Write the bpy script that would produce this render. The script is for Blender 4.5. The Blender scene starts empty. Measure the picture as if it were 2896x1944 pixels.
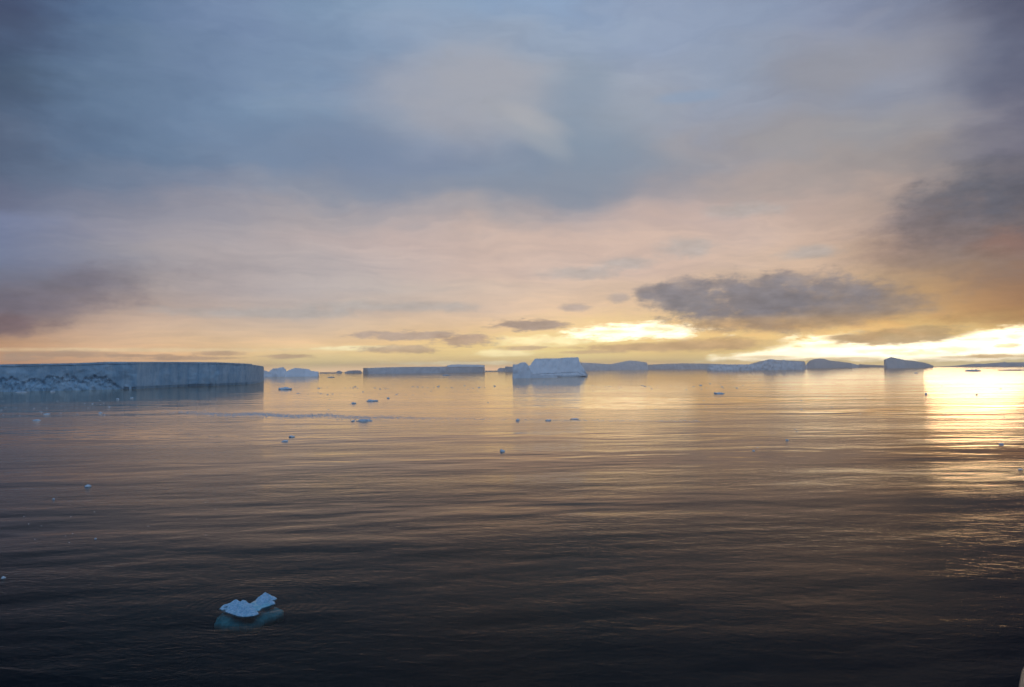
import bpy, bmesh, math, random
from mathutils import Vector, Matrix, noise
random.seed(7)
S = bpy.context.scene
C = S.collection
# ------------------------------------------------------------------ camera
W0, H0, FPX = 2896.0, 1944.0, 2172.0       # photograph size and focal length in its pixels
CAM = Vector((0, 0, 15.0))
PITCH, ROLL = math.radians(1.885), math.radians(0.51)
Fv = Vector((0, math.cos(PITCH), math.sin(PITCH)))
R0 = Vector((1, 0, 0)); U0 = Vector((0, -math.sin(PITCH), math.cos(PITCH)))
Rv = R0 * math.cos(ROLL) - U0 * math.sin(ROLL)
Uv = U0 * math.cos(ROLL) + R0 * math.sin(ROLL)
cd = bpy.data.cameras.new('camera'); cam = bpy.data.objects.new('camera', cd); C.objects.link(cam)
m = Matrix((Rv, Uv, -Fv)).transposed().to_4x4(); m.translation = CAM
cam.matrix_world = m
cd.sensor_width = 36.0; cd.lens = 36.0 * FPX / W0
cd.clip_start = 0.1; cd.clip_end = 60000
S.camera = cam

def ray(px, py):
    return (Fv * FPX + Rv * (px - W0 / 2) - Uv * (py - H0 / 2)).normalized()
def on_water(px, py, z=0.0, far=7600):
    d = ray(px, py)
    if d.z > -1e-5: t = far
    else: t = min((z - CAM.z) / d.z, far)
    return CAM + d * t
def at_dist(px, py, dist):                 # point on a pixel's ray at a horizontal distance
    d = ray(px, py)
    return CAM + d * (dist / math.hypot(d.x, d.y))

# ------------------------------------------------------------------ render settings
S.view_settings.view_transform = 'Standard'; S.view_settings.look = 'None'
S.view_settings.exposure = 0.0; S.view_settings.gamma = 1.0
S.cycles.use_denoising = True
S.cycles.max_bounces = 6; S.cycles.diffuse_bounces = 2; S.cycles.glossy_bounces = 3
S.cycles.transparent_max_bounces = 8
S.cycles.sample_clamp_indirect = 8.0
S.cycles.caustics_reflective = False; S.cycles.caustics_refractive = False

# ------------------------------------------------------------------ sun
sd = ray(2750, 1010)
SUN_AZ = math.atan2(sd.x, sd.y); SUN_EL = math.radians(0.6)
sun_dir = Vector((math.sin(SUN_AZ) * math.cos(SUN_EL), math.cos(SUN_AZ) * math.cos(SUN_EL), math.sin(SUN_EL)))
sl = bpy.data.lights.new('sun', 'SUN'); sl.energy = 0.024; sl.angle = math.radians(5.6); sl.color = (1.0, 0.72, 0.40)
so = bpy.data.objects.new('sun', sl); C.objects.link(so)
so.rotation_euler = (-sun_dir).to_track_quat('-Z', 'Y').to_euler(); so.location = (900, 1500, 300)

# ------------------------------------------------------------------ node helpers
def s2l(c):
    return tuple(((v / 255.0) / 12.92 if v / 255.0 <= 0.04045 else ((v / 255.0 + 0.055) / 1.055) ** 2.4) for v in c)
class NT:
    def __init__(s, tree): s.t = tree; s.n = tree.nodes; s.l = tree.links
    def put(s, inp, v):
        if isinstance(v, bpy.types.NodeSocket): s.l.new(v, inp)
        else: inp.default_value = v
    def math(s, op, a, b=0.0, c=0.0, clamp=False):
        n = s.n.new('ShaderNodeMath'); n.operation = op; n.use_clamp = clamp
        s.put(n.inputs[0], a); s.put(n.inputs[1], b); s.put(n.inputs[2], c); return n.outputs[0]
    def vmath(s, op, a, b=None):
        n = s.n.new('ShaderNodeVectorMath'); n.operation = op
        s.put(n.inputs[0], a)
        if b is not None: s.put(n.inputs[1], b)
        return n.outputs['Value'] if op in ('LENGTH', 'DISTANCE', 'DOT_PRODUCT') else n.outputs[0]
    def comb(s, x, y, z=0.0):
        n = s.n.new('ShaderNodeCombineXYZ'); s.put(n.inputs[0], x); s.put(n.inputs[1], y); s.put(n.inputs[2], z); return n.outputs[0]
    def sep(s, v):
        n = s.n.new('ShaderNodeSeparateXYZ'); s.put(n.inputs[0], v); return n.outputs
    def noise(s, vec, scale, detail=3.0, rough=0.5, color=False, dist=0.0):
        n = s.n.new('ShaderNodeTexNoise'); s.put(n.inputs['Vector'], vec)
        n.inputs['Scale'].default_value = scale; n.inputs['Detail'].default_value = detail
        n.inputs['Roughness'].default_value = rough; n.inputs['Distortion'].default_value = dist
        return n.outputs['Color' if color else 'Fac']
    def mix(s, f, a, b, op='MIX'):
        n = s.n.new('ShaderNodeMix'); n.data_type = 'RGBA'; n.blend_type = op; n.clamp_factor = True
        s.put(n.inputs['Factor'], f); s.put(n.inputs['A'], a); s.put(n.inputs['B'], b); return n.outputs['Result']
    def smooth(s, v, a, b, lo=0.0, hi=1.0):
        n = s.n.new('ShaderNodeMapRange'); n.interpolation_type = 'SMOOTHSTEP'
        s.put(n.inputs[0], v); n.inputs[1].default_value = a; n.inputs[2].default_value = b
        n.inputs[3].default_value = lo; n.inputs[4].default_value = hi; return n.outputs[0]
    def lin(s, v, a, b, lo=0.0, hi=1.0):
        n = s.n.new('ShaderNodeMapRange'); s.put(n.inputs[0], v); n.inputs[1].default_value = a; n.inputs[2].default_value = b
        n.inputs[3].default_value = lo; n.inputs[4].default_value = hi; return n.outputs[0]

# ------------------------------------------------------------------ world: a sunset sky of stratus above the Nishita sky
K = W0 / 2336.0                             # the cloud chart below is noted in a 2336-wide chart of the sky
CX = [0, 120, 300, 500, 700, 900, 1100, 1300, 1500, 1700, 1900, 2080, 2215, 2336]
CHART = [
 (0,   [(66,76,102),(84,106,136),(96,120,150),(120,140,170),(125,149,175),(136,158,182),(138,161,188),(138,161,190),(140,158,185),(136,152,178),(138,148,170),(128,138,160),(110,116,136),(85,90,110)]),
 (100, [(68,82,106),(88,110,138),(102,124,150),(112,132,160),(125,145,170),(140,158,182),(152,164,180),(152,165,182),(150,162,182),(145,155,170),(148,152,165),(145,147,158),(118,122,140),(93,94,112)]),
 (200, [(70,88,110),(90,112,138),(104,126,152),(110,132,160),(124,146,172),(148,158,175),(165,166,173),(154,164,176),(158,166,180),(146,160,180),(143,148,162),(140,143,155),(122,126,142),(100,101,118)]),
 (300, [(78,92,115),(92,112,138),(102,124,150),(116,138,162),(120,144,168),(142,154,172),(153,160,173),(144,156,171),(148,155,168),(158,155,162),(152,152,155),(150,146,148),(143,139,145),(115,112,125)]),
 (370, [(85,98,120),(100,116,138),(110,126,148),(122,135,158),(126,140,162),(130,142,165),(138,150,165),(136,148,165),(155,152,155),(162,155,152),(155,148,146),(150,143,140),(125,125,135),(110,110,125)]),
 (430, [(98,104,125),(112,120,138),(120,126,142),(138,143,154),(142,146,155),(140,146,156),(144,149,158),(142,146,155),(165,152,150),(186,166,155),(172,155,145),(150,140,135),(114,114,120),(105,100,105)]),
 (500, [(112,122,148),(120,130,152),(138,138,148),(158,152,155),(168,158,155),(165,158,158),(170,160,155),(178,165,160),(195,172,158),(190,172,163),(200,172,150),(150,136,130),(103,104,112),(105,92,92)]),
 (560, [(105,118,145),(118,126,148),(140,140,150),(160,155,155),(180,168,162),(190,172,162),(198,176,160),(202,178,160),(205,180,160),(200,178,160),(205,180,155),(165,142,128),(125,110,108),(110,90,88)]),
 (620, [(105,115,135),(120,124,138),(140,140,145),(168,158,155),(178,170,166),(187,173,165),(205,182,165),(207,185,168),(205,180,162),(202,178,155),(196,168,140),(176,148,118),(155,125,98),(135,108,90)]),
 (680, [(106,104,118),(122,120,130),(158,147,142),(170,162,160),(175,170,168),(185,178,170),(205,188,170),(212,190,166),(205,182,155),(195,172,145),(188,162,128),(190,158,112),(175,140,98),(150,115,85)]),
 (730, [(122,110,114),(160,144,136),(190,172,155),(185,172,160),(180,172,163),(195,180,165),(203,186,166),(222,198,165),(228,204,160),(215,185,140),(200,170,120),(203,169,110),(190,155,105),(170,130,90)]),
 (765, [(155,130,108),(192,168,140),(205,185,160),(200,185,160),(205,190,165),(220,200,160),(232,204,152),(242,216,165),(235,202,145),(230,195,135),(232,198,138),(222,188,128),(225,190,125),(240,210,140)]),
 (800, [(188,153,115),(203,174,140),(215,190,155),(225,200,155),(238,213,165),(238,209,155),(243,214,152),(248,224,165),(238,204,144),(240,206,142),(252,226,168),(255,232,175),(255,240,190),(255,240,190)]),
 (825, [(200,160,120),(210,175,140),(220,190,150),(235,205,155),(250,222,168),(245,216,165),(240,210,160),(243,217,163),(242,212,157),(248,226,174),(248,222,166),(252,230,176),(255,240,195),(254,232,175)]),
 (846, [(206,162,124),(215,172,138),(222,184,150),(236,198,156),(250,212,168),(246,204,166),(242,198,162),(244,202,160),(246,198,152),(250,206,154),(252,204,146),(250,214,150),(255,228,160),(250,215,145)]),
]
def chart(x, y):
    x = min(max(x, CX[0]), CX[-1]); y = min(max(y, 0), 846)
    r = 0
    while r < len(CHART) - 2 and y > CHART[r + 1][0]: r += 1
    c = 0
    while c < len(CX) - 2 and x > CX[c + 1]: c += 1
    ty = (y - CHART[r][0]) / (CHART[r + 1][0] - CHART[r][0]); tx = (x - CX[c]) / (CX[c + 1] - CX[c])
    A, B = CHART[r][1], CHART[r + 1][1]
    return tuple((A[c][k] * (1 - tx) + A[c + 1][k] * tx) * (1 - ty) + (B[c][k] * (1 - tx) + B[c + 1][k] * tx) * ty for k in range(3))
def to_angles(cx, cy):                      # chart position -> azimuth and tangent of elevation
    d = ray(cx * K, cy * K)
    return math.atan2(d.x, d.y), d.z / math.hypot(d.x, d.y)
def from_angles(az, te):
    d = Vector((math.sin(az), math.cos(az), te))
    z = d.dot(Fv); return (W0 / 2 + d.dot(Rv) / z * FPX) / K, (H0 / 2 - d.dot(Uv) / z * FPX) / K

world = bpy.data.worlds.new('World'); S.world = world; world.use_nodes = True
w = NT(world.node_tree); w.n.clear()
tc = w.n.new('ShaderNodeTexCoord')
dx, dy, dz = w.sep(tc.outputs['Generated'])
az = w.math('ARCTAN2', dx, dy)
hz = w.math('SQRT', w.math('ADD', w.math('MULTIPLY', dx, dx), w.math('MULTIPLY', dy, dy)))
te = w.math('DIVIDE', dz, w.math('MAXIMUM', hz, 0.02))
# cloud grain lives on a flat ceiling high up as well as in angle space
P = w.comb(w.math('MULTIPLY', az, 1.0), w.math('MULTIPLY', te, 2.2), 0.0)
# warp grows with elevation (clouds near the horizon are small)
amp = w.smooth(te, 0.0, 0.30, 0.12, 1.0)
nw = w.noise(P, 5.0, 5.0, 0.55, True)
nx, ny, nz_ = w.sep(nw)
nw2 = w.noise(w.comb(w.math('MULTIPLY', az, 1.0), w.math('MULTIPLY', te, 5.0), 3.3), 22.0, 5.0, 0.6, True)
mx, my, mz = w.sep(nw2)
waz = w.math('ADD', az, w.math('MULTIPLY', w.math('MULTIPLY', w.math('SUBTRACT', nx, 0.5), amp), 0.30))
waz = w.math('ADD', waz, w.math('MULTIPLY', w.math('SUBTRACT', mx, 0.5), 0.016))
wte = w.math('ADD', te, w.math('MULTIPLY', w.math('MULTIPLY', w.math('SUBTRACT', ny, 0.5), amp), 0.14))
wte = w.math('ADD', wte, w.math('MULTIPLY', w.math('SUBTRACT', my, 0.5), 0.007))
AZ0, AZ1, NS = -0.62, 0.62, 26
fac = w.lin(waz, AZ0, AZ1)
tes = [0.0, 0.010, 0.020, 0.036, 0.052, 0.075, 0.10, 0.13, 0.165, 0.20, 0.24, 0.28, 0.33, 0.38, 0.44, 0.50]
def ramp(t):
    r = w.n.new('ShaderNodeValToRGB'); r.color_ramp.interpolation = 'B_SPLINE'
    e = r.color_ramp.elements
    for i in range(NS):
        p = i / (NS - 1)
        q = e[i] if i < 2 else e.new(p)
        q.position = p
        x, y = from_angles(AZ0 + (AZ1 - AZ0) * p, t)
        g = max(0.0, min(1.0, (y - 640) / 160.0))
        lc = s2l(chart(x, y)); k_ = max(0.0, 1 - abs(y - 560) / 220.0); lc = (lc[0] * (1.02 + .13 * k_), lc[1] * (1.02 + .11 * k_), lc[2] * (1.05 + .14 * k_)); q.color = (lc[0] * (1 + 0.30 * g), lc[1] * (1 + 0.09 * g), lc[2] * (1 - 0.06 * g), 1)
    w.put(r.inputs[0], fac); return r.outputs[0]
col = ramp(tes[0])
for i in range(1, len(tes)):
    col = w.mix(w.smooth(wte, tes[i - 1], tes[i]) if i > 6 else w.lin(wte, tes[i - 1], tes[i]), col, ramp(tes[i]))
# soft mottling and horizontal streaks of the stratus
g1 = w.noise(w.comb(w.math('MULTIPLY', waz, 1.0), w.math('MULTIPLY', wte, 3.2), 1.7), 9.0, 6.0, 0.55)
col = w.mix(1.0, col, w.comb(*[w.lin(g1, 0.25, 0.75, a, b) for a, b in ((0.90, 1.10), (0.91, 1.09), (0.93, 1.07))]), 'MULTIPLY')
g2 = w.noise(w.comb(waz, w.math('MULTIPLY', wte, 11.0), 5.1), 14.0, 4.0, 0.6)
low = w.smooth(te, 0.02, 0.28, 1.0, 0.25)
col = w.mix(low, col, w.mix(1.0, col, w.comb(*[w.lin(g2, 0.3, 0.7, a, b) for a, b in ((0.925, 1.075), (0.935, 1.065), (0.955, 1.045))]), 'MULTIPLY'))

edge = w.math('MULTIPLY', w.math('SUBTRACT', w.noise(w.comb(az, w.math('MULTIPLY', te, 2.0), 9.0), 17.0, 8.0, 0.66), 0.5), 3.4)
edge2 = w.math('MULTIPLY', w.math('SUBTRACT', w.noise(w.comb(az, w.math('MULTIPLY', te, 4.0), 2.0), 30.0, 8.0, 0.66), 0.5), 3.4)
tint = w.lin(w.noise(w.comb(az, w.math('MULTIPLY', te, 2.6), 4.0), 30.0, 7.0, 0.6), 0.3, 0.7, 0.82, 1.18)
edge3 = w.math('MULTIPLY', w.math('SUBTRACT', w.noise(w.comb(az, w.math('MULTIPLY', te, 1.5), 12.0), 8.0, 5.0, 0.5), 0.5), 3.2)
def blob(col, cx, cy, rx, ry, rgb, op=1.0, soft=0.45, en=0.9, gain=1.0, tilt=0.0, e=None, tn=True):
    a0, t0 = to_angles(cx, cy)
    a1, _ = to_angles(cx + rx, cy); _, t1 = to_angles(cx, cy - ry)
    ra, rt = abs(a1 - a0), abs(t1 - t0)
    u = w.math('MULTIPLY', w.math('SUBTRACT', az, a0), 1 / ra)
    v = w.math('SUBTRACT', te, t0)
    if tilt: v = w.math('SUBTRACT', v, w.math('MULTIPLY', w.math('SUBTRACT', az, a0), tilt))
    v = w.math('MULTIPLY', v, 1 / rt)
    d = w.math('SQRT', w.math('ADD', w.math('MULTIPLY', u, u), w.math('MULTIPLY', v, v)))
    d = w.math('ADD', d, w.math('MULTIPLY', e or edge, en))
    mk = w.smooth(d, 1.0 - soft, 1.0 + soft, op, 0.0)
    c = tuple(x * gain for x in s2l(rgb))
    if not tn: return w.mix(mk, col, (*c, 1))
    return w.mix(mk, col, w.mix(1.0, (*c, 1), w.comb(tint, tint, tint), 'MULTIPLY'))
# high cloud: wisp, dark swirl, blue holes
for a in ((1040,190,190,70,(160,164,176),0.45),(1130,225,130,60,(167,168,175),0.5),(1020,280,110,45,(165,166,174),0.5),
          (1330,215,75,90,(136,152,172),0.65),(1380,330,110,70,(134,150,168),0.65),(1290,420,260,55,(131,144,162),0.6),
          (900,380,240,70,(122,137,162),0.5),(700,330,160,60,(112,132,160),0.4),(1460,250,110,60,(160,166,178),0.4),(2270,140,110,90,(96,102,124),0.5),
          (2120,90,90,60,(140,142,155),0.4),(1900,160,160,50,(150,148,152),0.4),(1760,300,180,50,(158,154,156),0.4)):
    col = blob(col, *a, 0.75, 0.7, e=edge3, tn=False)
for a in ((1185,290,75,24,(164,168,176),0.4,-0.45),(1250,325,45,24,(164,170,178),0.35,-0.6),(1200,265,70,20,(176,176,180),0.5,-0.4)):
    col = blob(col, *a[:6], 0.7, 0.5, tilt=a[6], e=edge3, tn=False)
col = blob(col, 1570, 222, 70, 12, (140,160,186), 0.6, 0.6, 0.6, e=edge3, tn=False)
for x, y, rx, ry in ((1580,565,62,20),(1440,600,55,15),(1710,480,80,18),(1850,575,60,14),(1330,625,90,12),(900,700,160,12),(620,715,170,12)):
    col = blob(col, x, y, rx, ry, (176,172,170), 0.6, 0.6, 0.9)
# right hand dark cloud
col = blob(col, 2250, 480, 200, 85, (95,98,110), 0.75, 0.6, 0.9)
col = blob(col, 2190, 560, 210, 75, (138,120,114), 0.5, 0.7, 0.9)
col = blob(col, 2290, 555, 70, 30, (150,112,95), 0.5, 0.6, 0.9)
col = blob(col, 2150, 600, 150, 30, (150,130,115), 0.4, 0.7, 0.9)
# left low cloud bank
col = blob(col, 60, 690, 260, 55, (112,106,118), 0.6, 0.6, 0.7, tilt=0.25)
col = blob(col, -10, 740, 120, 26, (125,105,108), 0.8, 0.5, 0.7)
# bright breaks at the horizon
HOT = (255, 240, 204)
for a in ((1420,762,230,34,0.55),(1900,795,330,36,0.6),(2250,790,300,50,0.6),(1150,795,260,26,0.35)):
    col = blob(col, a[0], a[1], a[2], a[3], (255,226,150), a[4], 0.95, 0.5, 1.0, e=edge2, tn=False)
col = blob(col, 1250, 777, 120, 10, (255,235,180), 0.9, 0.6, 0.9, 1.3, e=edge2)
col = blob(col, 1450, 757, 135, 17, HOT, 1.0, 0.5, 1.0, 1.9, e=edge2)
col = blob(col, 1150, 806, 70, 8, (255,236,180), 0.8, 0.6, 0.9, 1.3, e=edge2)
col = blob(col, 830, 795, 120, 5, (255,240,190), 0.8, 0.6, 0.9, 1.15, e=edge2)
col = blob(col, 1050, 829, 150, 4, (255,240,195), 0.7, 0.6, 0.9, 1.2, e=edge2)
col = blob(col, 330, 799, 330, 4, (245,220,175), 0.6, 0.7, 0.9, 1.0, e=edge2)
col = blob(col, 1830, 806, 190, 13, HOT, 1.0, 0.4, 0.6, 2.0, tilt=0.05, e=edge2)
col = blob(col, 1990, 790, 210, 24, HOT, 1.0, 0.5, 0.8, 2.3, e=edge2)
col = blob(col, 2290, 782, 190, 28, HOT, 1.0, 0.5, 0.8, 3.2, tilt=0.08, e=edge2)
col = blob(col, 2160, 806, 330, 15, HOT, 1.0, 0.5, 0.3, 2.8, e=edge2)
# dark and tan clouds in front of them
col = blob(col, 2060, 766, 150, 20, (198,166,120), 0.95, 0.30, 0.55, tilt=0.05, e=edge2)
col = blob(col, 1945, 772, 60, 9, (205,172,128), 0.9, 0.4, 0.5, e=edge2)
for a in ((2180,797,60,5,0.6),(2090,806,70,4,0.5),(2240,775,45,6,0.5),(2010,800,60,4,0.5),(1900,789,50,5,0.55),(2200,815,60,3,0.6),(1930,818,80,3,0.5),(1750,815,60,3,0.5),(2320,768,36,7,0.55),(1400,757,40,4,0.5),(1500,752,40,4,0.5)):
    col = blob(col, a[0], a[1], a[2], a[3], (250,212,150), a[4], 0.7, 1.1, e=edge2)
col = blob(col, 2290, 812, 80, 5, (240,195,120), 0.8, 0.5, 0.8, e=edge2)
col = blob(col, 2300, 788, 30, 6, (245,205,140), 0.7, 0.5, 0.8, e=edge2)
col = blob(col, 2330, 722, 150, 22, (172,132,86), 0.6, 0.6, 0.8)
col = blob(col, 1490, 793, 160, 10, (212,176,132), 0.9, 0.45, 0.7, e=edge2)
col = blob(col, 1640, 786, 130, 14, (208,172,126), 0.9, 0.5, 0.6, e=edge2)
col = blob(col, 1350, 803, 70, 4, (215,180,140), 0.7, 0.5, 0.8, e=edge2)
col = blob(col, 1215, 741, 82, 13, (172,152,142), 0.9, 0.35, 0.8, e=edge2)
col = blob(col, 1310, 702, 34, 9, (184,168,160), 0.8, 0.5, 0.8)
col = blob(col, 1415, 680, 26, 13, (180,166,160), 0.7, 0.5, 0.8)
col = blob(col, 940, 766, 130, 10, (182,162,150), 0.85, 0.4, 0.9, e=edge2)
col = blob(col, 1060, 776, 70, 12, (190,162,142), 0.85, 0.4, 0.9, e=edge2)
col = blob(col, 920, 797, 85, 8, (196,168,142), 0.8, 0.4, 0.9, e=edge2)
col = blob(col, 1190, 795, 45, 5, (205,175,145), 0.7, 0.4, 0.9, e=edge2)
for x, y, rx, ry in ((150,808,120,7),(60,818,50,7),(330,812,80,4),(500,806,50,5),(650,813,50,5),(420,818,120,4)):
    col = blob(col, x, y, rx, ry, (190,160,134), 0.75, 0.5, 0.9, e=edge2)
col = blob(col, 1820, 705, 260, 45, (165,146,128), 0.7, 0.5, 0.6)
col = blob(col, 1880, 690, 190, 44, (140,128,124), 0.75, 0.5, 0.6)
col = blob(col, 1700, 690, 190, 46, (130,126,132), 0.9, 0.5, 0.9)
col = blob(col, 1555, 686, 100, 30, (138,133,137), 0.8, 0.6, 1.0)
for a in ((1490,668,48,17),(1570,655,60,22),(1655,652,60,18),(1740,648,70,20),(1830,642,80,24),(1910,655,80,24)):
    col = blob(col, *a, (140,134,138), 0.7, 0.5, 1.1)
col = blob(col, 1780, 738, 240, 16, (190,155,112), 0.55, 0.6, 0.6)
# sky overhead and behind the photographer: even blue grey overcast
lift = w.lin(te, 0.0, 0.009, 1.75, 1.0)
col = w.mix(1.0, col, w.comb(lift, w.math('MULTIPLY', lift, w.lin(te, 0.0, 0.009, 0.95, 1.0)), lift), 'MULTIPLY')
back = w.mix(w.noise(tc.outputs['Generated'], 2.0, 4.0, 0.5), (*s2l((116,143,180)), 1), (*s2l((148,168,198)), 1))
top = w.smooth(te, 0.46, 0.9)
side = w.smooth(w.math('ABSOLUTE', az), 0.62, 1.05)
col = w.mix(w.math('MAXIMUM', top, side), col, back)
# clear evening sky far above the cloud deck, seen through its thinner parts
sky = w.n.new('ShaderNodeTexSky'); sky.sky_type = 'NISHITA'; sky.sun_disc = False
sky.sun_elevation = SUN_EL; sky.sun_rotation = SUN_AZ; sky.air_density = 1.0; sky.dust_density = 1.0
skyc = w.mix(1.0, sky.outputs[0], (0.08, 0.08, 0.08, 1), 'MULTIPLY')
thin = w.smooth(g1, 0.55, 0.8, 0.0, 0.10)
col = w.mix(thin, col, skyc)
# below the waterline of the horizon
col = w.mix(w.smooth(dz, -0.02, -0.004, 1.0, 0.0), col, (0.010, 0.018, 0.024, 1))
bg = w.n.new('ShaderNodeBackground'); w.put(bg.inputs[0], col); bg.inputs[1].default_value = 1.0
wo = w.n.new('ShaderNodeOutputWorld'); w.l.new(bg.outputs[0], wo.inputs[0])
world.cycles.sampling_method = 'MANUAL'; world.cycles.sample_map_resolution = 1024

# ------------------------------------------------------------------ object helpers
def tag(o, label=None, cat=None, group=None, kind=None):
    if label: o['label'] = label
    if cat: o['category'] = cat
    if group: o['group'] = group
    if kind: o['kind'] = kind
    return o
def link(name, me, mat, parent=None):
    if mat and not me.materials: me.materials.append(mat)
    o = bpy.data.objects.new(name, me); C.objects.link(o)
    if parent: o.parent = parent
    return o
def mesh(name, vs, fs, mat, parent=None, smooth=True, origin=None):
    me = bpy.data.meshes.new(name)
    if origin is not None: vs = [Vector(v) - origin for v in vs]
    me.from_pydata([tuple(v) for v in vs], [], fs); me.update()
    bm = bmesh.new(); bm.from_mesh(me); bmesh.ops.recalc_face_normals(bm, faces=bm.faces); bm.to_mesh(me); bm.free()
    if smooth: me.polygons.foreach_set('use_smooth', [True] * len(me.polygons))
    o = link(name, me, mat, parent)
    if origin is not None: o.location = origin
    return o
def material(name):
    mt = bpy.data.materials.new(name); mt.use_nodes = True
    t = NT(mt.node_tree); t.n.clear()
    out = t.n.new('ShaderNodeOutputMaterial'); return mt, t, out

# ------------------------------------------------------------------ materials
def ice_material(name, c1, c2, scale, bump, rough=0.55, sss=0.0, streak=0.0):
    mt, t, out = material(name)
    p = t.n.new('ShaderNodeBsdfPrincipled')
    tc = t.n.new('ShaderNodeTexCoord'); ob = tc.outputs['Object']
    n1 = t.noise(ob, 1.0 / scale, 6.0, 0.6)
    x, y, z = t.sep(ob)
    n2 = t.noise(t.comb(x, y, t.math('MULTIPLY', z, 0.22)), 2.2 / scale, 4.0, 0.6)
    n3 = t.noise(t.comb(t.math('MULTIPLY', x, 0.12), t.math('MULTIPLY', y, 0.12), z), 2.6 / scale, 4.0, 0.6)
    f = t.smooth(t.math('ADD', t.math('MULTIPLY', n1, 0.5), t.math('MULTIPLY', n2, 0.5)), 0.38, 0.62)
    c = t.mix(f, (*c1, 1), (*c2, 1))
    if streak:                              # thin blue melt layers
        c = t.mix(t.smooth(n3, 0.60, 0.72, 0.0, streak), c, (0.30, 0.52, 0.72, 1))
    t.put(p.inputs['Base Color'], c); p.inputs['Roughness'].default_value = rough
    p.inputs['IOR'].default_value = 1.31
    if sss:
        p.inputs['Subsurface Weight'].default_value = sss; p.inputs['Subsurface Radius'].default_value = (0.08, 0.2, 0.3)
        p.inputs['Subsurface Scale'].default_value = 1.0
    b = t.n.new('ShaderNodeBump'); b.inputs['Strength'].default_value = 0.7; b.inputs['Distance'].default_value = bump
    nb = t.noise(ob, 3.0 / scale, 8.0, 0.62)
    t.put(b.inputs['Height'], t.math('ADD', nb, t.math('MULTIPLY', n2, 0.8)))
    t.l.new(b.outputs[0], p.inputs['Normal']); t.l.new(p.outputs[0], out.inputs[0]); return mt
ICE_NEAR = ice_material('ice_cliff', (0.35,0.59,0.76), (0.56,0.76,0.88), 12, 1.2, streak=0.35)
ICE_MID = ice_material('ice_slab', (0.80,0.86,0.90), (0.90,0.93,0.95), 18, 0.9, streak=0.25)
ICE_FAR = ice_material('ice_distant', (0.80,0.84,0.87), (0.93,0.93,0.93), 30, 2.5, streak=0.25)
ICE_FLOE = ice_material('ice_floe', (0.50,0.66,0.78), (0.76,0.85,0.90), 0.6, 0.05)
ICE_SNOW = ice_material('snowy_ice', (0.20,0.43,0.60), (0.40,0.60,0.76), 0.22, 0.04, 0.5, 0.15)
ICE_WET = ice_material('wet_ice', (0.14,0.42,0.55), (0.26,0.54,0.66), 0.4, 0.03, 0.3)
ICE_SUB = ice_material('submerged_ice', (0.10,0.52,0.58), (0.25,0.70,0.74), 0.8, 0.05, 0.8)

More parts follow.
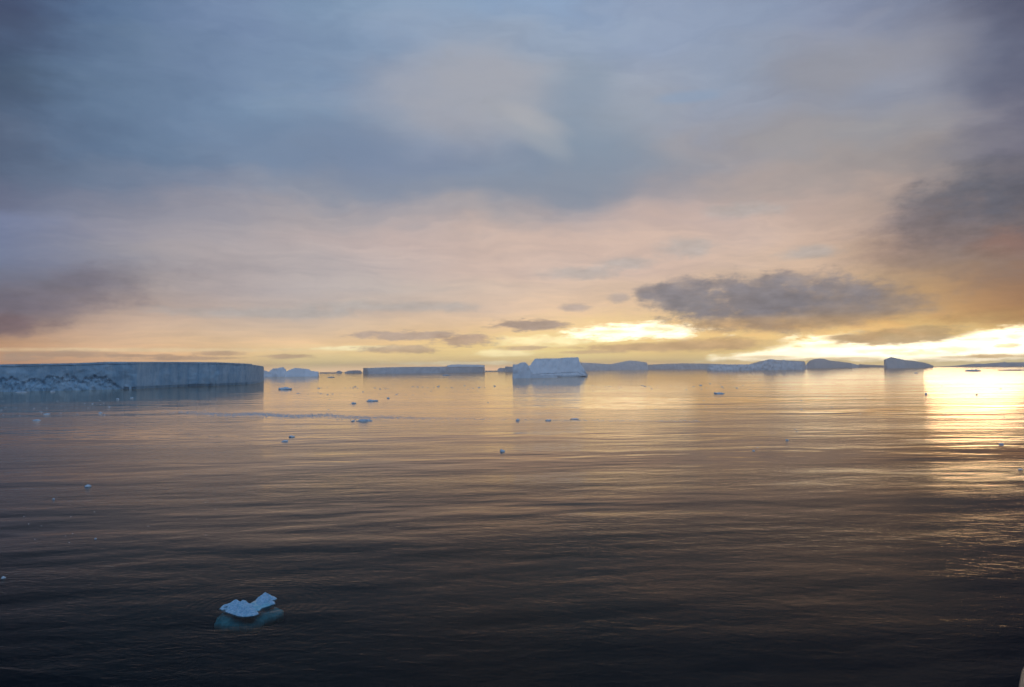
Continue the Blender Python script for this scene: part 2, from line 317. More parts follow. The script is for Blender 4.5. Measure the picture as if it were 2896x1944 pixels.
# ------------------------------------------------------------------ water
GR = on_water(700, 1715)                    # where the nearest ice floats
def water_material():
    mt, t, out = material('sea_water')
    geo = t.n.new('ShaderNodeNewGeometry'); pos = geo.outputs['Position']
    x, y, z = t.sep(pos)
    def rot(a, sx, sy, zz=0.0):
        ca, sa = math.cos(a), math.sin(a)
        u = t.math('ADD', t.math('MULTIPLY', x, ca), t.math('MULTIPLY', y, sa))
        v = t.math('SUBTRACT', t.math('MULTIPLY', y, ca), t.math('MULTIPLY', x, sa))
        return t.comb(t.math('MULTIPLY', u, sx), t.math('MULTIPLY', v, sy), zz)
    # broad patches of calm and ruffled water
    calm = t.noise(rot(0.05, 0.006, 0.022, 2.0), 1.0, 3.0, 0.5)
    ruf = t.smooth(calm, 0.36, 0.66, 0.35, 1.9)
    h = t.math('MULTIPLY', t.noise(rot(0.12, 0.052, 0.135), 1.0, 2.0, 0.5), 0.20)              # low swell
    h = t.math('ADD', h, t.math('MULTIPLY', t.noise(rot(0.02, 0.020, 0.048, 6.0), 1.0, 3.0, 0.5), 0.75))
    h = t.math('ADD', h, t.math('MULTIPLY', t.noise(rot(0.30, 0.16, 0.40, 4.0), 1.0, 3.0, 0.55), 0.045))
    h2 = t.math('MULTIPLY', t.noise(rot(-0.18, 0.65, 1.25, 7.0), 1.0, 4.0, 0.6, dist=0.5), 0.026)
    h2 = t.math('ADD', h2, t.math('MULTIPLY', t.noise(rot(0.40, 2.6, 4.4, 1.0), 1.0, 3.0, 0.6), 0.0085))
    h2 = t.math('MULTIPLY', h2, t.smooth(y, 30.0, 140.0, 1.35, 1.0))
    h = t.math('ADD', h, t.math('MULTIPLY', h2, ruf))
    # rings spreading from the nearest floating ice
    d = t.vmath('DISTANCE', pos, (GR.x + 0.2, GR.y + 0.3, 0.0))
    dd = t.math('ADD', d, t.math('MULTIPLY', t.noise(pos, 0.5, 2.0, 0.5), 0.7))
    wv = t.math('SINE', t.math('MULTIPLY', dd, 12.0))
    fade = t.math('MULTIPLY', t.smooth(d, 2.5, 13.0, 1.0, 0.0), t.smooth(d, 1.0, 1.9))
    brk = t.smooth(t.noise(pos, 0.35, 2.0, 0.5), 0.35, 0.6)
    h = t.math('ADD', h, t.math('MULTIPLY', t.math('MULTIPLY', wv, t.math('MULTIPLY', fade, brk)), 0.0030))
    # glassy water farther out, a light breeze only close in
    wy = t.math('ADD', t.math('ADD', y, t.math('MULTIPLY', x, 0.15)), t.math('MULTIPLY', t.math('SUBTRACT', calm, 0.5), 260.0))
    h = t.math('MULTIPLY', h, t.math('MULTIPLY', t.smooth(wy, 60.0, 300.0, 1.0, 0.50), t.smooth(wy, 300.0, 900.0, 1.0, 0.45)))
    b = t.n.new('ShaderNodeBump'); b.inputs['Strength'].default_value = 1.0; b.inputs['Distance'].default_value = 1.0
    t.put(b.inputs['Height'], h)
    fr = t.n.new('ShaderNodeFresnel'); fr.inputs['IOR'].default_value = 1.333; t.l.new(b.outputs[0], fr.inputs['Normal'])
    fac = t.math('MINIMUM', t.math('MULTIPLY', t.math('POWER', fr.outputs[0], 1.88), 1.62), 1.0)
    gl = t.n.new('ShaderNodeBsdfGlossy'); t.put(gl.inputs['Roughness'], t.smooth(calm, 0.35, 0.65, 0.03, 0.075)); t.l.new(b.outputs[0], gl.inputs['Normal'])
    gl.inputs['Color'].default_value = (1, 0.88, 0.77, 1)
    tr = t.n.new('ShaderNodeBsdfTransparent'); tr.inputs['Color'].default_value = (0.45, 0.62, 0.66, 1)
    mx = t.n.new('ShaderNodeMixShader'); t.put(mx.inputs[0], fac); t.l.new(tr.outputs[0], mx.inputs[1]); t.l.new(gl.outputs[0], mx.inputs[2])
    t.l.new(mx.outputs[0], out.inputs[0]); return mt
EDGE = 8000.0
def disc(name, z, mat, rings, n=96):
    vs = [Vector((0, 0, z))]; fs = []
    for r in rings:
        for i in range(n):
            a = 2 * math.pi * i / n; vs.append(Vector((r * math.cos(a), r * math.sin(a), z)))
    for i in range(n): fs.append((0, 1 + i, 1 + (i + 1) % n))
    for k in range(len(rings) - 1):
        for i in range(n):
            a = 1 + k * n + i; b = 1 + k * n + (i + 1) % n; fs.append((a, a + n, b + n, b))
    o = mesh(name, vs, fs, mat, smooth=False); return o
water = disc('sea', 0.0, water_material(), [30, 200, 1500, EDGE]); tag(water, kind='structure')
mt, t, out = material('deep_water'); p = t.n.new('ShaderNodeBsdfPrincipled')
tcx = t.n.new('ShaderNodeTexCoord')
t.put(p.inputs['Base Color'], t.mix(t.noise(tcx.outputs['Object'], 0.05), (0.006, 0.020, 0.032, 1), (0.010, 0.028, 0.042, 1)))
p.inputs['Roughness'].default_value = 1.0; p.inputs['Specular IOR Level'].default_value = 0.0
t.l.new(p.outputs[0], out.inputs[0])
bed = disc('deep_water', -6.0, mt, [200, 1500, EDGE - 20]); tag(bed, kind='structure')

# ------------------------------------------------------------------ icebergs
def interp(poly, x):
    if x <= poly[0][0]: return poly[0][1]
    for (a, ya), (b, yb) in zip(poly, poly[1:]):
        if x <= b: return ya + (yb - ya) * ((x - a) / (b - a) if b > a else 0)
    return poly[-1][1]
def berg(name, top, base, mat, label, cat='iceberg', nx=120, nz=22, thick=60, off=None, amp=2.0, scale=12.0, seed=0,
         backdrop=0.0, group=None, flat=0.3, round_=0.0, crag=0.0):
    """top / base: outline in photo pixels; every column stands where its base meets the sea."""
    tx0, tx1 = top[0][0], top[-1][0]; bx0, bx1 = base[0][0], base[-1][0]
    vs = []; fs = []; so = Vector((seed * 17.3, seed * 5.1, seed * 3.7))
    xm = (bx0 + bx1) / 2; Dm = on_water(xm, interp(base, xm)); Dm = math.hypot(Dm.x, Dm.y)
    for i in range(nx + 1):
        s = i / nx
        bx = bx0 + (bx1 - bx0) * s; by = interp(base, bx); tx = tx0 + (tx1 - tx0) * s; ty = interp(top, tx)
        B = on_water(bx, by); D = Dm + (math.hypot(B.x, B.y) - Dm) * flat
        T = at_dist(tx, ty, D); H = T.z
        endf = min(1.0, s / 0.05, (1 - s) / 0.05)          # ends wrap round towards the back
        wrap = (1 - math.sqrt(max(0.0, 1 - (1 - endf) ** 2))) * thick * 0.35
        for j in range(nz + 1):
            v = j / nz
            px = bx + (tx - bx) * v; py = by + (ty - by) * v
            o = wrap
            if off: o += off(px, v, H)
            q = at_dist(px, py, D); q.z = v * H
            f = noise.fractal((q + so) / scale, 1.0, 2.0, 5)
            f2 = noise.noise(Vector((q.x, q.y, q.z * 0.25)) / (scale * 0.6) + so) * 0.8
            o += amp * (f + f2)
            if crag: o += crag * (noise.voronoi((q + so) / (scale * 0.7))[0][0] - 0.4)
            if round_: o += round_ * H * v ** 2
            dq = D + max(o, -D * 0.05)
            q = at_dist(px, py, dq); q.z = v * at_dist(tx, ty, dq).z
            if j == 0: q.z = -0.6
            vs.append(q)
        # top: rim of the plateau, then back edge, then back foot
        Tq = vs[-1]
        dirv = Vector((Tq.x, Tq.y, 0)).normalized()
        vs.append(Tq + dirv * thick * 0.5 - Vector((0, 0, H * 0.05)))
        vs.append(Tq + dirv * thick - Vector((0, 0, H * 0.12)))
        bq = Tq + dirv * (thick * 1.05); bq.z = -0.6; vs.append(bq)
    m_ = nz + 4
    for i in range(nx):
        for j in range(m_ - 1):
            a = i * m_ + j; fs.append((a, a + m_, a + m_ + 1, a + 1))
    fs.append(tuple(range(m_ - 1, -1, -1))); fs.append(tuple(nx * m_ + j for j in range(m_)))
    org = on_water((bx0 + bx1) / 2, interp(base, (bx0 + bx1) / 2))
    o = mesh(name, vs, fs, mat, origin=org)
    e = o.modifiers.new('edges', 'EDGE_SPLIT'); e.split_angle = math.radians(38)
    tag(o, label, cat, group); return o

# 1 the long tabular iceberg on the left
def off1(px, v, H):
    o = 0.0
    if px < 350:                                            # scooped, broken lower wall under a smooth band
        e = 0.50 + 0.30 * noise.noise(Vector((px / 42.0, 3.1, 0))) + 0.12 * noise.noise(Vector((px / 13.0, 1.1, 0)))
        if px > 285: e *= max(0.0, min(1.0, (352 - px) / 60.0)) * 1.0
        if v < e:
            k = min(1.0, (e - v) / 0.09)
            o += k * (1.8 + 2.6 * noise.fractal(Vector((px / 10.0, v * 5.0, 2.0)), 1.0, 2.0, 4)) * (0.5 + 0.5 * v / max(e, .01))
    if 368 <= px < 387: o += -(px - 368) / 19.0 * 2.4       # the projecting buttress
    elif 387 <= px < 396: o += -2.4 + (px - 387) / 9.0 * 2.0
    elif 396 <= px < 428: o += -0.4
    elif 428 <= px < 440: o += -0.4 + (px - 428) / 12.0 * 2.2
    elif 440 <= px < 447: o += 1.8 - (px - 440) / 7.0 * 1.8
    elif 447 <= px < 458: o += 0.9 * math.sin((px - 447) / 11.0 * math.pi)
    if px > 350 and v < 0.09 and not (365 < px < 372): o += 2.2 * (1 - v / 0.09)   # wave-cut notch
    if v > 0.93: o += -0.8
    for (c_, wd, dp) in ((478,3,1.2),(503,5,1.8),(531,3,1.0),(560,4,1.6),(588,6,2.2),(611,3,1.4),(640,5,1.8),(668,3,1.2),(690,5,2.0),(712,4,1.8),(352,4,1.0),(120,4,.8),(210,5,1.0)):
        q_ = abs(px + (1 - v) * 4 * math.sin(c_) - c_) / wd
        if q_ < 1: o += dp * (1 - q_) * (0.4 + 0.6 * abs(math.sin(c_ * 1.7 + v * 2.5)))
    return o
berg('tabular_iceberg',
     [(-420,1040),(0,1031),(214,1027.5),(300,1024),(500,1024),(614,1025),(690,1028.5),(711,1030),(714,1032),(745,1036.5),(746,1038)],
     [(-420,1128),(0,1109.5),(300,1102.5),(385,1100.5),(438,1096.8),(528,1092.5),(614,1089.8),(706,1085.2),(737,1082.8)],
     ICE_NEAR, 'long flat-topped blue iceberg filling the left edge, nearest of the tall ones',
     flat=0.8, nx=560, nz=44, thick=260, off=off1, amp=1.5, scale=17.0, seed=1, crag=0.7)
# 2 two peaked bergs behind its right end
def off2(px, v, H): return v * H * 0.9
berg('peaked_iceberg', [(715,1056),(737,1048),(748,1047.5),(760,1052),(772,1042.5),(785,1042),(792,1040),(801,1039),(806,1043),(811,1050),(822,1058)],
     [(715,1066),(824,1066)], ICE_MID, 'small iceberg with two jagged peaks beside the end of the long left berg',
     nx=90, nz=16, thick=70, off=off2, amp=3.0, scale=22, seed=2, crag=6)
def off3(px, v, H):
    k = abs(px - 806) / 28.0
    return v * H * 1.1 + (10 if px > 860 else 0) * (v) - max(0, 1 - k) * 10 * (1 - v)
berg('faceted_iceberg', [(803,1062),(809,1053),(815,1048),(833,1041),(850,1042),(873,1044.5),(881,1049.5),(900,1051.5),(902,1055)],
     [(801,1066.3),(902,1065)], ICE_MID, 'pale smooth-sided iceberg right of the two jagged peaks',
     nx=80, nz=16, thick=80, off=off3, amp=1.6, scale=30, seed=3, crag=5)
berg('ice_block', [(950,1054),(955,1049.5),(960,1048.5),(965,1051),(968,1054)], [(950,1056),(968,1056)], ICE_FAR,
     'tiny rounded ice block on the horizon left of the long low berg', nx=20, nz=6, thick=60, amp=2, scale=30, seed=4)
berg('ice_block', [(975,1053),(985,1049),(1003,1048),(1020,1048.3),(1024,1055)], [(975,1056),(1026,1056)], ICE_FAR,
     'tiny flat ice block on the horizon just left of the long low berg', nx=30, nz=6, thick=100, amp=3, scale=30, seed=5)
# 4 the long low tabular pair
def off4(px, v, H): return 0.22 * H * v
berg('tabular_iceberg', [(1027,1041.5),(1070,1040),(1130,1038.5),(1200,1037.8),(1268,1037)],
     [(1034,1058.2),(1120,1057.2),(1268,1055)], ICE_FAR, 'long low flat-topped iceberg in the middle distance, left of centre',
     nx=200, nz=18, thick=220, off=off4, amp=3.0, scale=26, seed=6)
berg('tabular_iceberg', [(1264,1034.5),(1275,1032),(1292,1031),(1345,1031.6),(1371,1033.2)],
     [(1262,1055.6),(1300,1054.8),(1368,1052.8)], ICE_FAR, 'short flat iceberg standing at the right end of the long low one',
     nx=90, nz=18, thick=160, off=lambda px, v, H: (v - 0.7) * H * 4 if v > 0.7 else 0.2 * H * v, amp=3.0, scale=26, seed=7)
berg('ice_block', [(1408,1044),(1414,1041),(1428,1041),(1432,1043)], [(1406,1051),(1432,1051)], ICE_FAR,
     'small pale ice block on the horizon left of the big central berg', nx=20, nz=6, thick=100, amp=3, scale=40, seed=8)
berg('ice_block', [(1428,1037),(1440,1037),(1462,1038)], [(1429,1051.8),(1462,1052)], ICE_FAR,
     'square-edged iceberg half hidden behind the big central berg', nx=30, nz=10, thick=100, amp=3, scale=30, seed=9)
# 6 the central iceberg: a low block in front of a tilted slab
def off6(px, v, H): return (2.6 * (1 - v / 0.08) if v < 0.08 else 0) + (1.8 if abs(v - 0.12 - (px - 1485) * 0.0006) < 0.03 else 0) + 0.9 * v * H + 3.0 * noise.noise(Vector((px / 14.0, v * 3, 5)))
berg('tilted_iceberg', [(1485,1040),(1500,1033),(1506,1024),(1513,1015),(1540,1014.3),(1580,1014),(1597,1012),(1635,1010.8),(1637,1014),(1638,1021),(1643,1031),(1650,1042),(1658,1054),(1662,1060)],
     [(1482,1066.5),(1571,1066.5),(1620,1065.3),(1660,1064.3)], ICE_MID, 'big tilted slab iceberg at the centre with a flat snowy top',
     nx=170, nz=40, thick=90, off=off6, amp=1.3, scale=17, seed=10, crag=1.5)
def off7(px, v, H): return 0.5 * v * H + (0 if px < 1492 else (px - 1492) * 0.25)
berg('iceberg_foot', [(1450,1032),(1453,1031),(1463,1031),(1474,1025.5),(1486,1025),(1494,1033),(1500,1048),(1507,1058),(1540,1063),(1575,1065)],
     [(1449,1072),(1500,1070.5),(1540,1068.6),(1577,1066.8)], ICE_MID, 'lower rugged block at the left foot of the big central iceberg',
     nx=90, nz=26, thick=26, off=off7, amp=1.6, scale=12, seed=11, crag=2)
# 7-12 the far group to the right
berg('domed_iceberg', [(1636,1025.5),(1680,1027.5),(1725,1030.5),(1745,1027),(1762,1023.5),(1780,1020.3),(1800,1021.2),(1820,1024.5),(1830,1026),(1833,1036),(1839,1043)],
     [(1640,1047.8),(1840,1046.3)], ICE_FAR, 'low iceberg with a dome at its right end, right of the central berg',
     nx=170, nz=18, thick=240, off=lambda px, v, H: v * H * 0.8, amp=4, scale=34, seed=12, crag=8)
berg('low_iceberg', [(1832,1032),(1880,1029.5),(1930,1028),(2000,1028.8),(2060,1031),(2110,1031)],
     [(1832,1044.8),(2110,1044.2)], ICE_FAR, 'long low mauve iceberg on the horizon right of the dome',
     nx=170, nz=14, thick=300, off=lambda px, v, H: v * H * 0.6, amp=5, scale=44, seed=13, crag=8)
berg('wedge_iceberg', [(2100,1035),(2121,1030),(2150,1022.5),(2168,1018.5),(2180,1018),(2240,1020.5),(2274,1022.5),(2278,1028)],
     [(2100,1045),(2280,1043)], ICE_FAR, 'wedge-shaped iceberg rising behind the craggy one',
     nx=90, nz=12, thick=160, off=lambda px, v, H: v * H * 0.4, amp=3, scale=40, seed=14)
berg('craggy_iceberg', [(1999,1036),(2010,1033),(2026,1031),(2080,1031),(2122,1031),(2155,1030),(2162,1022),(2173,1017),(2184,1016.4),(2192,1017.6),(2200,1022.3),(2210,1022),(2217,1017),(2223,1021.5),(2240,1022.5),(2262,1024),(2273,1026),(2276,1034)],
     [(1999,1049),(2080,1048.6),(2160,1047),(2278,1044.6)], ICE_FAR, 'iceberg with a long flat shelf and craggy knobs at its right end',
     nx=260, nz=22, thick=120, off=lambda px, v, H: v * H * 0.9, amp=4.5, scale=24, seed=15, crag=14)
berg('humped_iceberg', [(2279,1033),(2283,1027),(2289,1021.4),(2300,1016.8),(2318,1014.4),(2331,1015.6),(2347,1020),(2378,1023.4),(2401,1026.4),(2418,1030.5),(2426,1032.5),(2431,1033)],
     [(2277,1043.8),(2300,1042.8),(2380,1040.5),(2432,1039)], ICE_FAR, 'hump-backed iceberg tapering to the right, beside the craggy one',
     nx=130, nz=18, thick=150, off=lambda px, v, H: v * H * 0.9, amp=4, scale=34, seed=16, crag=7)
berg('wedge_iceberg', [(2499.5,1018),(2510,1014),(2521,1010.6),(2535,1013.5),(2561,1019),(2591,1022),(2616,1026.5),(2630,1031),(2640,1035)],
     [(2505,1042.5),(2560,1041.5),(2640,1039)], ICE_FAR, 'dark wedge iceberg with its sharp high end to the left, near the sun glow',
     nx=110, nz=18, thick=120, off=lambda px, v, H: v * H * 0.25, amp=2.2, scale=40, seed=17)
berg('ice_shelf', [(2426,1033),(2432,1030),(2445,1031.5),(2480,1033),(2505,1034)], [(2426,1039.5),(2505,1038.6)], ICE_FAR,
     'thin low strip of ice on the horizon left of the dark wedge berg', nx=60, nz=8, thick=200, amp=3, scale=40, seed=18)
berg('ice_shelf', [(2636,1037),(2660,1037.2),(2700,1035),(2735,1031.5),(2761,1028.6),(2780,1029.3),(2834,1025.4),(2841,1023.2),(2846,1025.4),(2900,1025),(3000,1026)],
     [(2636,1038.6),(2760,1037.6),(3000,1035.5)], ICE_FAR, 'low orange-lit ice shelf on the horizon at the right edge under the sun glow',
     nx=140, nz=10, thick=300, off=lambda px, v, H: v * H * 0.5, amp=4, scale=50, seed=19, crag=5)
for (x0, x1, y, yb, lb) in ((905,950,1053.6,1056.2,'hazy strip of far ice between the pale berg and the tiny blocks'),
                        (1371,1408,1049,1051.6,'hazy strip of far ice behind the gap left of the central berg')):
    berg('ice_strip', [(x0,y+.6),((x0*2+x1)/3,y),((x0+x1*2)/3,y+.3),(x1,y+.5)], [(x0,yb),(x1,yb)], ICE_FAR, lb, nx=30, nz=4, thick=100, amp=4, scale=50, seed=x0)

# ------------------------------------------------------------------ floating pieces
def lump(name, L, Wd, Hh, seed, mat, sub=3, rough=0.35):
    """a low irregular piece of ice, flat under water, local origin at the waterline"""
    bm = bmesh.new(); bmesh.ops.create_icosphere(bm, subdivisions=sub, radius=1.0)
    s = Vector((seed * 3.17, seed * 1.71, seed * 0.93))
    for v in bm.verts:
        n = v.co.normalized(); r = 1 + rough * noise.fractal(n * 1.3 + s, 1.0, 2.0, 4) + 0.25 * rough * noise.noise(n * 5 + s)
        p = n * r; z = p.z
        if z > 0: z = (z ** 0.7) * (0.55 + 0.75 * abs(noise.noise(Vector((p.x * 1.6, p.y * 1.6, 0)) + s)) * 2)
        else: z *= 0.35
        v.co = Vector((p.x * L / 2, p.y * Wd / 2, z * Hh))
    me = bpy.data.meshes.new(name); bm.to_mesh(me); bm.free()
    me.polygons.foreach_set('use_smooth', [True] * len(me.polygons)); me.materials.append(mat); return me
# (x, y of the waterline, width px, height px, label)
FLOES = [
 (805,1102,36,7,'pale blue ice floe alone on the water right of the long left berg'),
 (1052,1135,30,6,'flat ice floe with two dark raised ends, left of centre'),
 (1000,1142,13,5,'small dark lump of ice just left of the floe with raised ends'),
 (1098,1127,8,3,'tiny dark bit of ice right of the floe with raised ends'),
 (936,1068,19,2.6,'thin dark ice floe just below the horizon left of the long low berg'),
 (1262,1063,24,3.4,'thin blue ice floe below the right end of the long low berg'),
 (248,1377,15,6,'small bluish ice lump on the dark water at lower left'),
 (1421,1278,13,6,'small dark ice lump alone on the open water near the centre'),
 (806,1249,17,4,'flat ice floe, the lower left one of a pair below the brash band'),
 (825,1236,15,3.5,'flat ice floe, the upper right one of a pair below the brash band'),
 (1030,1191,44,4.5,'long flat ice floe just below the brash band'),
 (998,1192,12,3.5,'small floe left of the long flat one below the brash band'),
 (2034,1114,26,4,'thin grey-blue floe on the golden water below the craggy berg'),
 (1464,1190,11,5,'small pale ice lump at the end of the brash band, below the central berg'),
 (1550,1190,15,3.5,'small flat floe right of the pale lump below the central berg'),
 (1625,1186,24,2.6,'thin dark floe on the golden water below the right end of the central berg'),
 (2832,1257,11,3,'small lump of ice among the glitter at the right edge'),
 (2886,1328,9,2.2,'small bluish floe on brown water at the right edge'),
 (2752,1050,34,4.6,'dark flat ice floe just beyond the white sun glare'),
 (2590,1056,9,2,'tiny dark floe just left of the white sun glare'),
 (2866,1048,60,2.4,'thin dark line of ice at the right edge beyond the glare'),
 (10,1636,9,5,'tiny faint ice bit at the left edge of the dark foreground'),
 (152,1413,6,3,'tiny ice speck on the dark water at far lower left'),
 (270,1525,6,3,'tiny white speck of ice on dark water left of the nearest floe'),
 (2619,1115,5,3,'tiny dark bit in the white glare, left one'),
 (2762,1117,5,3,'tiny dark bit in the white glare, right one'),
 (2226,1246,8,3.5,'small grey ice bit on brown water below the craggy berg'),
 (2131,1276,8,3,'thin dark ice bit on brown water, lower one below the craggy berg'),
 (60,1110.5,26,2.6,'thin ice chip against the foot of the long left berg'),
 (148,1109,10,2.5,'white ice chip near the foot of the long left berg'),
 (332,1130,8,3.5,'white ice chip in the shaded reflection of the long left berg'),
 (372,1127,7,3.5,'white ice chip right of another in the shaded reflection'),
 (104,1190,16,3.5,'pale flat ice chip on dull water below the long left berg'),
 (133,1172,14,3,'thin dark ice chip on the dull water at left'),
 (284,1169,10,3,'ice chip left of the brash band start'),
]
for i, (x, y, wp, hp, lb) in enumerate(FLOES):
    p = on_water(x, y); D = p.length; s = D / FPX
    L, Hh = wp * s, max(hp * s * 0.8, 0.06)
    me = lump('ice_floe', L, L * random.uniform(0.5, 0.8), Hh, 40 + i, ICE_FLOE, 3)
    o = link('ice_floe', me, None); o.location = p; o.rotation_euler = (0, 0, math.atan2(-p.x, p.y) + random.uniform(-.25, .25))
    tag(o, lb, 'ice floe')
# look-alike fragments, each one a thing
proto = [lump('ice_fragment', 1, 0.7, 0.2, 90 + k, ICE_FLOE, 2, 0.45) for k in range(6)]
def scatter(n, region, size, label, group):
    for k in range(n):
        x, y = region()
        p = on_water(x, y); s = p.length / FPX * random.choice(size)
        o = bpy.data.objects.new('ice_fragment', random.choice(proto)); C.objects.link(o)
        o.location = p; o.scale = (s, s * random.uniform(.6, 1.2), s * random.uniform(.45, .9)); o.rotation_euler = (0, 0, random.uniform(0, 6.28))
        tag(o, label, 'ice fragment', group)
scatter(70, lambda: (random.uniform(1180, 2160), random.gauss(1096, 4.5)), (4, 5, 6, 9), 'tiny dark ice fragment in the loose band below the central berg', 'ice fragments in the far band')
scatter(34, lambda: (random.uniform(840, 1240), random.gauss(random.choice((1097, 1115)), 1.8)), (4, 5, 8), 'tiny dark ice fragment in thin rows on the golden water left of centre', 'ice fragments left of centre')
scatter(34, lambda: (random.triangular(850, 2500, 1500), random.uniform(1060, 1170)), (3, 4, 5, 6), 'tiny lone ice fragment scattered on the golden water', 'lone ice fragments on the golden water')
scatter(30, lambda: (random.uniform(0, 320), random.uniform(1132, 1176)), (4, 5, 6), 'tiny pale ice fragment on the dull water below the long left berg', 'ice fragments below the left berg')
scatter(22, lambda: (random.uniform(2000, 2880), random.uniform(1075, 1270)), (4, 5, 6), 'tiny dark ice fragment on the glittering water at right', 'ice fragments in the glitter')
scatter(14, lambda: (random.uniform(60, 620), random.uniform(1390, 1560)), (2.5, 3), 'tiny white ice speck on the dark foreground water', 'ice specks in the foreground')
# brash ice: far too many chips to count
def brash(name, rows, label):
    vs = []; fs = []
    for (n, fx, fy, smin, smax) in rows:
        for k in range(n):
            x = fx(); y = fy(x); p = on_water(x, y); s = p.length / FPX
            r = random.uniform(smin, smax) * s; h = r * random.uniform(0.10, 0.35)
            m_ = random.randint(5, 7); a0 = random.uniform(0, 6.28); st = len(vs); el = random.uniform(.5, 1)
            ring = [Vector((math.cos(a0 + 6.283 * i / m_) * r * random.uniform(.7, 1.2), math.sin(a0 + 6.283 * i / m_) * r * el * random.uniform(.7, 1.2), 0)) for i in range(m_)]
            for q in ring: vs.append(p + q * 1.05 + Vector((0, 0, -0.05)))
            for q in ring: vs.append(p + q * random.uniform(.75, .95) + Vector((0, 0, h * random.uniform(.6, 1.0))))
            vs.append(p + Vector((0, 0, h * 1.15)))
            for i in range(m_):
                j = (i + 1) % m_
                fs.append((st + i, st + j, st + m_ + j, st + m_ + i)); fs.append((st + m_ + i, st + m_ + j, st + 2 * m_))
    o = mesh(name, vs, fs, ICE_FLOE, smooth=False); tag(o, label, 'brash ice', kind='stuff')
line = [(430,1164),(520,1169),(724,1174),(900,1177),(1020,1180),(1180,1183),(1400,1186),(1700,1190),(2000,1192)]
brash('brash_ice', [
    (4200, lambda: min(1240, max(440, random.triangular(440, 1230, 800) + 14 * math.sin(random.randint(0, 40) * 2.4))), lambda x: interp(line, x) + random.gauss(0, 3.0) + 2.0 * math.sin(x / 31.0), 0.5, 1.6),
    (160, lambda: random.triangular(440, 1230, 760), lambda x: interp(line, x) + random.gauss(1, 4.0), 1.2, 2.4),
    (900, lambda: random.uniform(1000, 1980), lambda x: interp(line, x) + random.gauss(0, 1.6), 0.6, 1.6),
    (300, lambda: random.uniform(700, 1400), lambda x: interp(line, x) + random.gauss(9, 5), 0.5, 1.2)],
    'thin dense line of blue-grey brash ice drifting across the water')

# ------------------------------------------------------------------ the nearest ice, a small growler in two lobes
def in_poly(x, y, P):
    c = False
    for i in range(len(P)):
        (x0, y0), (x1, y1) = P[i], P[i - 1]
        if (y0 > y) != (y1 > y) and x < (x1 - x0) * (y - y0) / (y1 - y0) + x0: c = not c
    return c
def d_poly(x, y, P):
    best = 1e9
    for i in range(len(P)):
        (x0, y0), (x1, y1) = P[i], P[i - 1]; ex, ey = x1 - x0, y1 - y0
        t = max(0, min(1, ((x - x0) * ex + (y - y0) * ey) / (ex * ex + ey * ey + 1e-12)))
        best = min(best, math.hypot(x - x0 - ex * t, y - y0 - ey * t))
    return best
def slab(name, pix, mat, hfun, zbase, step, parent):
    P = [(on_water(x, y).x, on_water(x, y).y) for x, y in pix]
    x0 = min(p[0] for p in P) - step; x1 = max(p[0] for p in P) + step; y0 = min(p[1] for p in P) - step; y1 = max(p[1] for p in P) + step
    nx, ny = int((x1 - x0) / step) + 1, int((y1 - y0) / step) + 1
    idx = {}; vs = []; fs = []
    for i in range(nx + 1):
        for j in range(ny + 1):
            x, y = x0 + i * step, y0 + j * step
            ins = in_poly(x, y, P); d = d_poly(x, y, P) * (1 if ins else -1)
            if d > -step * 0.9:
                idx[i, j] = len(vs); vs.append(Vector((x, y, hfun(x, y, max(d, 0.0)))) - Vector((GR.x, GR.y, 0)))
    n = len(vs)
    cells = [(i, j) for i in range(nx) for j in range(ny) if all(k in idx for k in ((i, j), (i + 1, j), (i + 1, j + 1), (i, j + 1)))]
    cs = set(cells); used = {}
    def low(k):
        if k not in used:
            v = vs[k]; used[k] = len(vs); vs.append(Vector((v.x, v.y, min(zbase, v.z - 0.02))))
        return used[k]
    for (i, j) in cells:
        a, b, c, d = idx[i, j], idx[i + 1, j], idx[i + 1, j + 1], idx[i, j + 1]
        fs.append((a, b, c, d)); fs.append((low(d), low(c), low(b), low(a)))
        for (di, dj, p, q) in ((0, -1, a, b), (1, 0, b, c), (0, 1, c, d), (-1, 0, d, a)):
            if (i + di, j + dj) not in cs: fs.append((q, p, low(p), low(q)))
    return mesh(name, vs, fs, mat, parent)
gro = bpy.data.objects.new('growler', None); C.objects.link(gro); gro.location = (GR.x, GR.y, 0)
tag(gro, 'small two-lobed white and turquoise ice floe on dark water, nearest the viewer', 'ice floe')
def hmain(x, y, d):
    e = min(1.0, d / 0.5)
    b = 0.55 + 0.8 * noise.fractal(Vector((x * 1.5, y * 1.2, 4)), 1.0, 2.0, 4)
    return -0.03 + e ** 0.6 * 0.36 * b + 0.13 * e * noise.fractal(Vector((x * 4, y * 3, 1)), 1.0, 2.0, 3)
def hmain2(x, y, d):
    e = min(1.0, d / 0.35)
    b = 0.7 + 0.7 * noise.fractal(Vector((x * 1.9, y * 1.2, 9)), 1.0, 2.0, 4)
    return -0.03 + e ** 0.6 * 0.34 * b + 0.13 * e * noise.fractal(Vector((x * 5, y * 3, 1)), 1.0, 2.0, 3)
def hsub(x, y, d):
    return -0.50 + 0.42 * min(1, d / 0.8) ** 0.6 + 0.05 * noise.noise(Vector((x * 2, y * 2, 0)))
slab('snow_lobe', [(620,1722),(629,1714),(644,1708),(660,1704),(668,1701),(684,1704),(700,1706),(714,1711),(724,1709),(733,1707),(731,1716),(727,1724),(733,1735),(731,1738),(718,1742),(700,1744.5),(688,1745),(672,1743),(655,1737),(640,1732),(628,1727)],
     ICE_SNOW, hmain, -0.06, 0.045, gro)
slab('snow_lobe', [(722,1697),(730,1692),(744,1687),(764,1684),(778,1688),(784,1693),(779,1697),(768,1700),(778,1703),(778,1709),(766,1711),(750,1714),(735,1716),(724,1712),(716,1710),(724,1703)],
     ICE_SNOW, hmain2, -0.06, 0.045, gro)
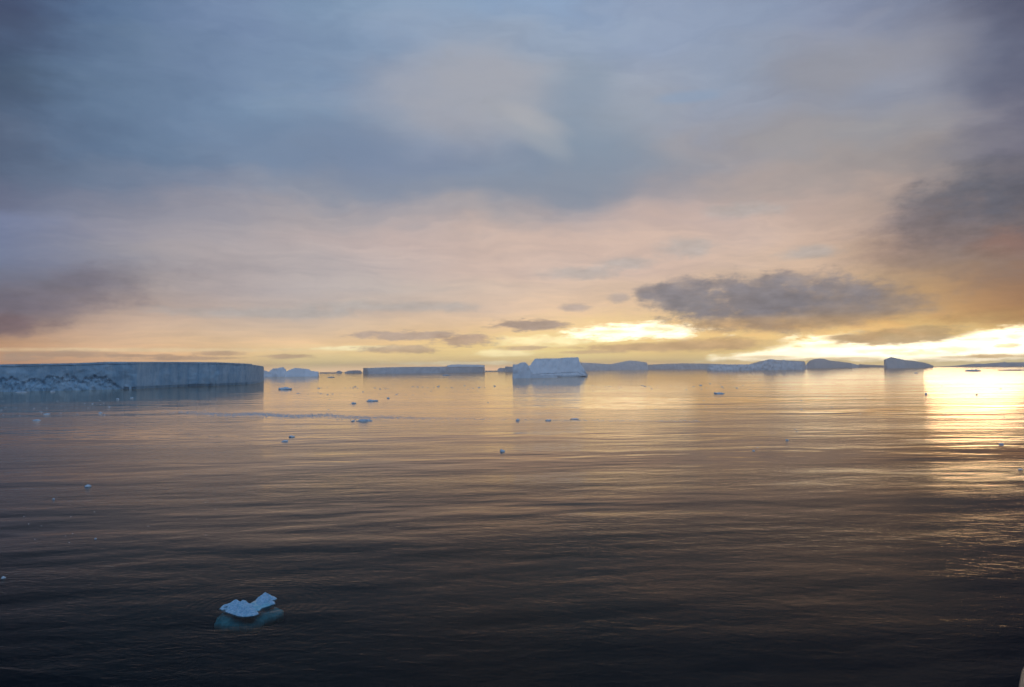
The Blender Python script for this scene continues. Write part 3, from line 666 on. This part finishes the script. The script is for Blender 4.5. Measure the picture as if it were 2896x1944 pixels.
slab('ice_bridge', [(706,1708),(718,1700),(726,1697),(745,1698),(770,1700),(778,1706),(762,1714),(742,1720),(733,1728),(722,1728),(712,1720)],
     ICE_WET, lambda x, y, d: -0.02 + 0.10 * min(1, d / 0.3) ** 0.5 * (1 + 0.8 * noise.noise(Vector((x * 3, y * 2, 2)))), -0.2, 0.045, gro)
slab('submerged_ice', [(609,1736),(614,1723),(630,1708),(660,1702),(716,1706),(722,1694),(764,1684),(786,1694),(801,1702),(797,1707),(772,1718),(744,1727),(733,1736),(714,1741),(668,1744),(628,1741)],
     ICE_SUB, lambda x, y, d: -0.62 + 0.52 * min(1, d / 1.0) ** 0.8 + 0.10 * noise.fractal(Vector((x * 2, y * 2, 0)), 1.0, 2.0, 3), -1.1, 0.06, gro)

# ------------------------------------------------------------------ the ship's side at the lower right corner
mt_h, t, out = material('hull_paint'); p = t.n.new('ShaderNodeBsdfPrincipled')
tcx = t.n.new('ShaderNodeTexCoord')
t.put(p.inputs['Base Color'], t.mix(t.smooth(t.noise(tcx.outputs['Object'], 3.0, 6.0, 0.65), 0.45, 0.75), (0.045,0.05,0.05,1), (0.03,0.03,0.028,1)))
p.inputs['Roughness'].default_value = 0.45; t.l.new(p.outputs[0], out.inputs[0])
ship = bpy.data.objects.new('ship_bulwark', None); C.objects.link(ship)
A = CAM + ray(2902, 1840) * 9.0; B = CAM + ray(2880, 1965) * 6.4
ship.location = B
tag(ship, 'grey painted edge of the ship side cutting into the lower right corner', 'ship')
def loft(name, path, sect, mat, parent):
    vs = []; fs = []; k = len(sect)
    for i, c in enumerate(path):
        a = path[max(i - 1, 0)]; b = path[min(i + 1, len(path) - 1)]
        tdir = (b - a).normalized(); side = tdir.cross(Vector((0, 0, 1))).normalized(); up = side.cross(tdir)
        for (u, v) in sect: vs.append(c + side * u + up * v - ship.location)
    for i in range(len(path) - 1):
        for j in range(k): fs.append((i * k + j, i * k + (j + 1) % k, (i + 1) * k + (j + 1) % k, (i + 1) * k + j))
    fs.append(tuple(range(k))); fs.append(tuple((len(path) - 1) * k + j for j in range(k - 1, -1, -1)))
    return mesh(name, vs, fs, mat, parent, smooth=False)
dirh = (A - B)
path = [B - dirh * 0.6 + (dirh * 0.2) * i + Vector((0.05 * max(0, i - 6) ** 2, 0, 0.02 * i)) * 0.3 for i in range(14)]
path = [B + dirh * (i * 0.12 - 0.5) + Vector((0.012 * (i - 8) ** 2, 0, 0)) * (1 if i > 8 else 0) for i in range(20)]
loft('bulwark_plate', path, [(0.03, -0.03), (0.06, -0.03), (0.06, -1.3), (0.03, -1.3)], mt_h, ship)
loft('cap_rail', path, [(0.0, 0.0), (0.14, 0.0), (0.15, -0.012), (0.15, -0.03), (-0.0, -0.03), (-0.008, -0.012)], mt_h, ship)

# ------------------------------------------------------------------ the thin evening haze over the sea
bm = bmesh.new(); bmesh.ops.create_cube(bm, size=1.0)
for v in bm.verts: v.co = Vector((v.co.x * 17000, v.co.y * 17000, 34.5 + v.co.z * 83))
me = bpy.data.meshes.new('haze'); bm.to_mesh(me); bm.free()
hm = bpy.data.materials.new('haze_air'); hm.use_nodes = True; hm.node_tree.nodes.clear()
ho = hm.node_tree.nodes.new('ShaderNodeOutputMaterial'); hv = hm.node_tree.nodes.new('ShaderNodeVolumePrincipled')
hv.inputs['Color'].default_value = (1.0, 0.93, 0.86, 1); hv.inputs['Density'].default_value = 1.3e-4; hv.inputs['Anisotropy'].default_value = 0.75
hm.node_tree.links.new(hv.outputs[0], ho.inputs['Volume'])
tag(link('haze', me, hm), kind='stuff')
